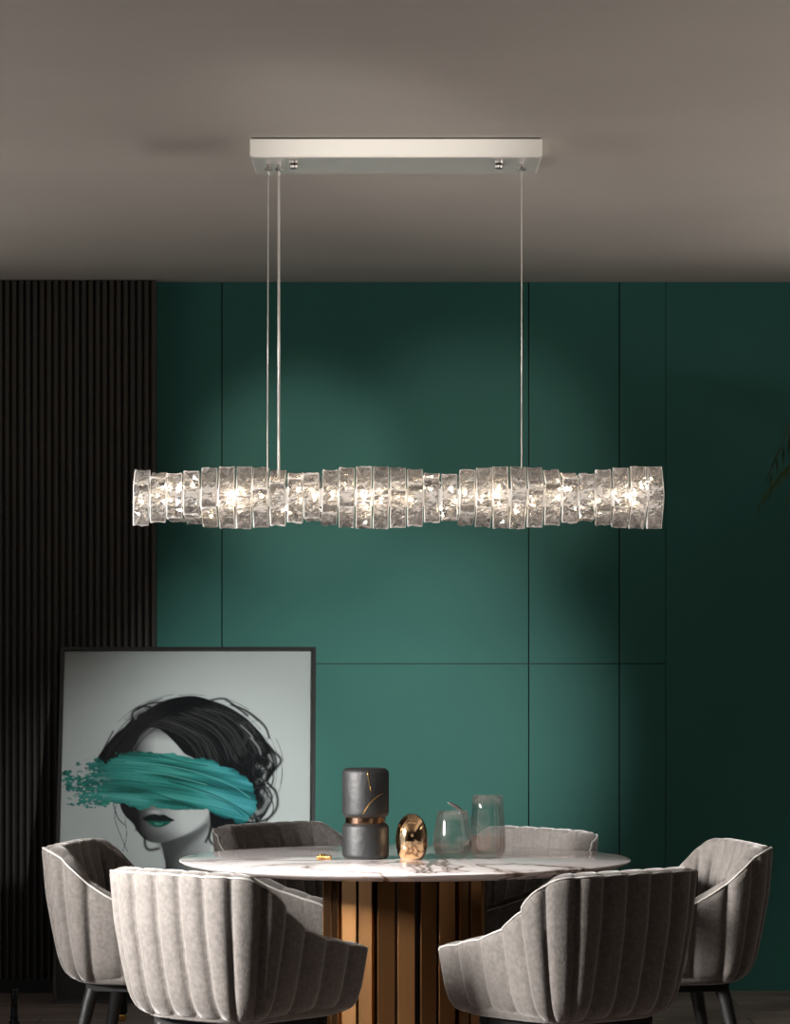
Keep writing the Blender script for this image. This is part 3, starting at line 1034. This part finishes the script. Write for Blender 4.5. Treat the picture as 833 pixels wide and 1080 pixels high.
def crystal_mesh(seed):
    r_ = random.Random(seed)
    nx_, ny_ = 6, 13
    US = [-.5, -.44, -.15, .15, .44, .5]
    VS = [-.5, -.478, -.38, -.29, -.19, -.10, 0, .10, .19, .29, .38, .478, .5]
    W = .0445
    outer, inner = [], []
    for j in range(ny_):
        v = VS[j]
        for i in range(nx_):
            u = US[i]
            edge = i in (0, nx_ - 1) or j in (0, ny_ - 1)
            d = 0.0022 if edge else (-r_.uniform(-.001, .013) if 1 < i < nx_ - 2 else -r_.uniform(-.001, .003))
            ju = 0 if i not in (2, 3) else r_.uniform(-.005, .005)
            jv = 0 if j < 2 or j > ny_ - 3 else r_.uniform(-.004, .004)
            outer.append((u * W + ju, v * (S - .006) + jv, S / 2 + (-.0045 if edge else d)))
            d2 = 0 if edge else r_.uniform(-.006, .006)
            inner.append((u * (W - .002) + (0 if edge else r_.uniform(-.003, .003)), v * (S - .006 - 2 * TH) + (0 if edge else r_.uniform(-.002, .002)), S / 2 - TH + d2))
    vs = outer + inner
    no = len(outer)
    fs = []
    for j in range(ny_ - 1):
        for i in range(nx_ - 1):
            a, b, c, d = j * nx_ + i, j * nx_ + i + 1, (j + 1) * nx_ + i + 1, (j + 1) * nx_ + i
            if r_.random() < .5:
                fs += [(a, b, c), (a, c, d)]
            else:
                fs += [(a, b, d), (b, c, d)]
            a, b, c, d = (q + no for q in (a, b, c, d))
            fs += [(a, c, b), (a, d, c)]
    for j in range(ny_ - 1):
        for i, fl in ((0, 0), (nx_ - 1, 1)):
            a, b = j * nx_ + i, (j + 1) * nx_ + i
            fs.append((a, b, b + no, a + no))
    for i in range(nx_ - 1):
        for j in (0, ny_ - 1):
            a, b = j * nx_ + i, j * nx_ + i + 1
            fs.append((a, b, b + no, a + no))
    # rotate: mesh is built with the outer face along +z (u along x, v along y)
    me = bpy.data.meshes.new('crystal')
    me.from_pydata(vs, [], fs)
    bm = bmesh.new(); bm.from_mesh(me)
    bmesh.ops.recalc_face_normals(bm, faces=bm.faces)
    bm.to_mesh(me); bm.free()
    me.materials.append(M_crystal)
    me.materials.append(M_edge)
    for pl in me.polygons:
        w_ = [me.vertices[v_].co for v_ in pl.vertices]
        if all(q.z > S / 2 - .012 for q in w_) and any(abs(abs(q.x) - W / 2) < 1e-4 or abs(abs(q.y) - (S - .006) / 2) < 1e-4 for q in w_):
            pl.material_index = 1
    return me


cms = [crystal_mesh(s_) for s_ in range(9)]
rr2 = random.Random(8)
rear = []
for i in range(NS):
    x_ = -1.485 / 2 + pit * (i + .5)
    th = math.radians(21 - 11.3 * i) + rr2.uniform(-.03, .03)
    tilt = rr2.uniform(-.035, .035)
    for k in range(4):
        a = th + k * PI / 2
        a = (a + PI) % (2 * PI) - PI
        # outward direction of this block after a turn by a about x: (0,-sin a, cos a)
        me = cms[(i * 3 + k * 2) % 9]
        if -math.sin(a) < -.80 or (k == 0 and False):
            pass
        rear.append((math.sin(a), a, x_, tilt, me))
rear.sort(key=lambda q: -q[0])      # those turned to the camera first
for n_, (s_, a, x_, tilt, me) in enumerate(rear[:96]):
    o = link('crystal', me, None, chand)
    o.location = (x_, 0, 0)
    o.rotation_euler = Euler((a, tilt * .6, tilt))
mb = MB()
for (s_, a, x_, tilt, me) in rear[96:]:
    Mx = Matrix.Translation((x_, 0, 0)) @ Euler((a, tilt * .6, tilt)).to_matrix().to_4x4()
    mb.add([Mx @ v_.co for v_ in me.vertices], [tuple(p_.vertices) for p_ in me.polygons])
tag(mb.build('crystal', M_crystal, chand), kind='stuff')
# small warm bulbs on the rail
bm_ = MB().lathe([(1e-6, -.0048)] + [(.0048 * math.sin(q), -.0048 * math.cos(q)) for q in np.linspace(.5, PI - .5, 5)] + [(1e-6, .0048)], 12)
bulb = None
for n_, px_ in enumerate((150, 168, 182, 205, 224, 240, 258, 276, 292, 303, 318, 333, 352, 366, 385, 402, 420, 432, 448, 465, 478, 490, 508, 526, 543, 560, 576, 588, 600, 614, 628, 645, 660, 680)):
    if bulb is None:
        bulb = bm_.build('bulb', M_led, chand, smooth=True)
        o = bulb
    else:
        o = bulb.copy(); COL.objects.link(o)
    a = math.radians((-12, 18, 4, 100, -100)[n_ % 5] + rr2.uniform(-14, 14))
    o.location = ((px_ - 416.5) / 373.7 - CH.x, -.031 * math.cos(a), .031 * math.sin(a))
for k in range(8):
    d = bpy.data.lights.new('bulb_glow', 'POINT')
    d.energy = 0.8
    d.color = (1.0, .80, .58)
    d.shadow_soft_size = .006
    o = bpy.data.objects.new('bulb_glow', d)
    COL.objects.link(o)
    o.parent = chand
    o.location = (-.65 + 1.3 * k / 7, (0, -.033)[k % 2], (.033, 0)[k % 2])

# ------------------------------------------------------------------ small things at the edges
# black turned candlestick
mb = MB().lathe([(1e-6, 0), (.030, 0), (.031, .006), (.018, .014), (.012, .026), (.018, .036), (.020, .046), (.013, .054), (.016, .062), (.013, .070), (.0115, .12), (.013, .158), (.010, .164), (1e-6, .164)], 32)
o = mb.build('candlestick', mat('gloss_black', (.006, .006, .007), .12), smooth=True)
o.location = (-1.343, 1.96, 0)
tag(o, 'slim glossy black turned candlestick on the floor at bottom left corner', 'candlestick')
r_ = tag(empty('floor_block', (-1.0, 2.42, 0)), 'small black block on a brass foot, on the floor before the framed portrait', 'block')
MB().box(-.021, .021, -.021, .021, .028, .145).build('block_body', M_black, r_, bevel=.002)
MB().lathe([(1e-6, 0), (.014, 0), (.020, .008), (.021, .020), (.018, .028), (1e-6, .028)], 24).build('foot', M_brass, r_, smooth=True)

# palm at the right edge
palm = tag(empty('potted_palm', (1.80, 2.95, 0)), 'dark potted palm whose frond tips enter at the right edge', 'plant')
MB().lathe([(1e-6, 0), (.14, 0), (.18, .30), (.185, .34), (.17, .34), (.165, .31), (1e-6, .31)], 40).build('pot', M_pot, palm, auto=40)
MB().tube([(0, 0, .30), (.01, 0, .8), (-.01, 0, 1.3), (0, 0, 2.01)], [.035, .03, .026, .022], 12).build('trunk', M_trunk, palm, smooth=True)
rp_ = random.Random(5)
for k in range(11):
    an = 2 * PI * k / 11 + .3
    reach = rp_.uniform(.34, .42)
    rise = rp_.uniform(.12, .36)
    mb = MB()
    cv = []
    for q in np.linspace(0, 1, 16):
        rad = reach * q
        cv.append(Vector((rad * math.cos(an), rad * math.sin(an), 2.0 + rise * math.sin(q * PI * .72) * 1.2 - .22 * q * q)))
    mb.tube(cv, [.005 * (1 - .7 * q) for q in np.linspace(0, 1, 16)], 6)
    side = Vector((-math.sin(an), math.cos(an), 0))
    for j in range(2, 16):
        t0 = cv[j]
        tg = (cv[j] - cv[j - 1]).normalized()
        for sg in (-1, 1):
            ln_ = .13 * math.sin(PI * (j / 16) ** .8) + .03
            d_ = (side * sg * .8 + tg * .7 + Vector((0, 0, -.45))).normalized()
            wd = tg.cross(d_).normalized().cross(d_) * .006
            a, b, c = t0, t0 + d_ * ln_ * .5, t0 + d_ * ln_ + Vector((0, 0, -.02))
            up_ = Vector((0, 0, .001))
            mb.add([a, b - wd, c, b + wd, b + up_ * 2], [(0, 1, 4), (1, 2, 4), (2, 3, 4), (3, 0, 4), (0, 3, 2, 1)])
    mb.build('frond', M_leaf, palm)
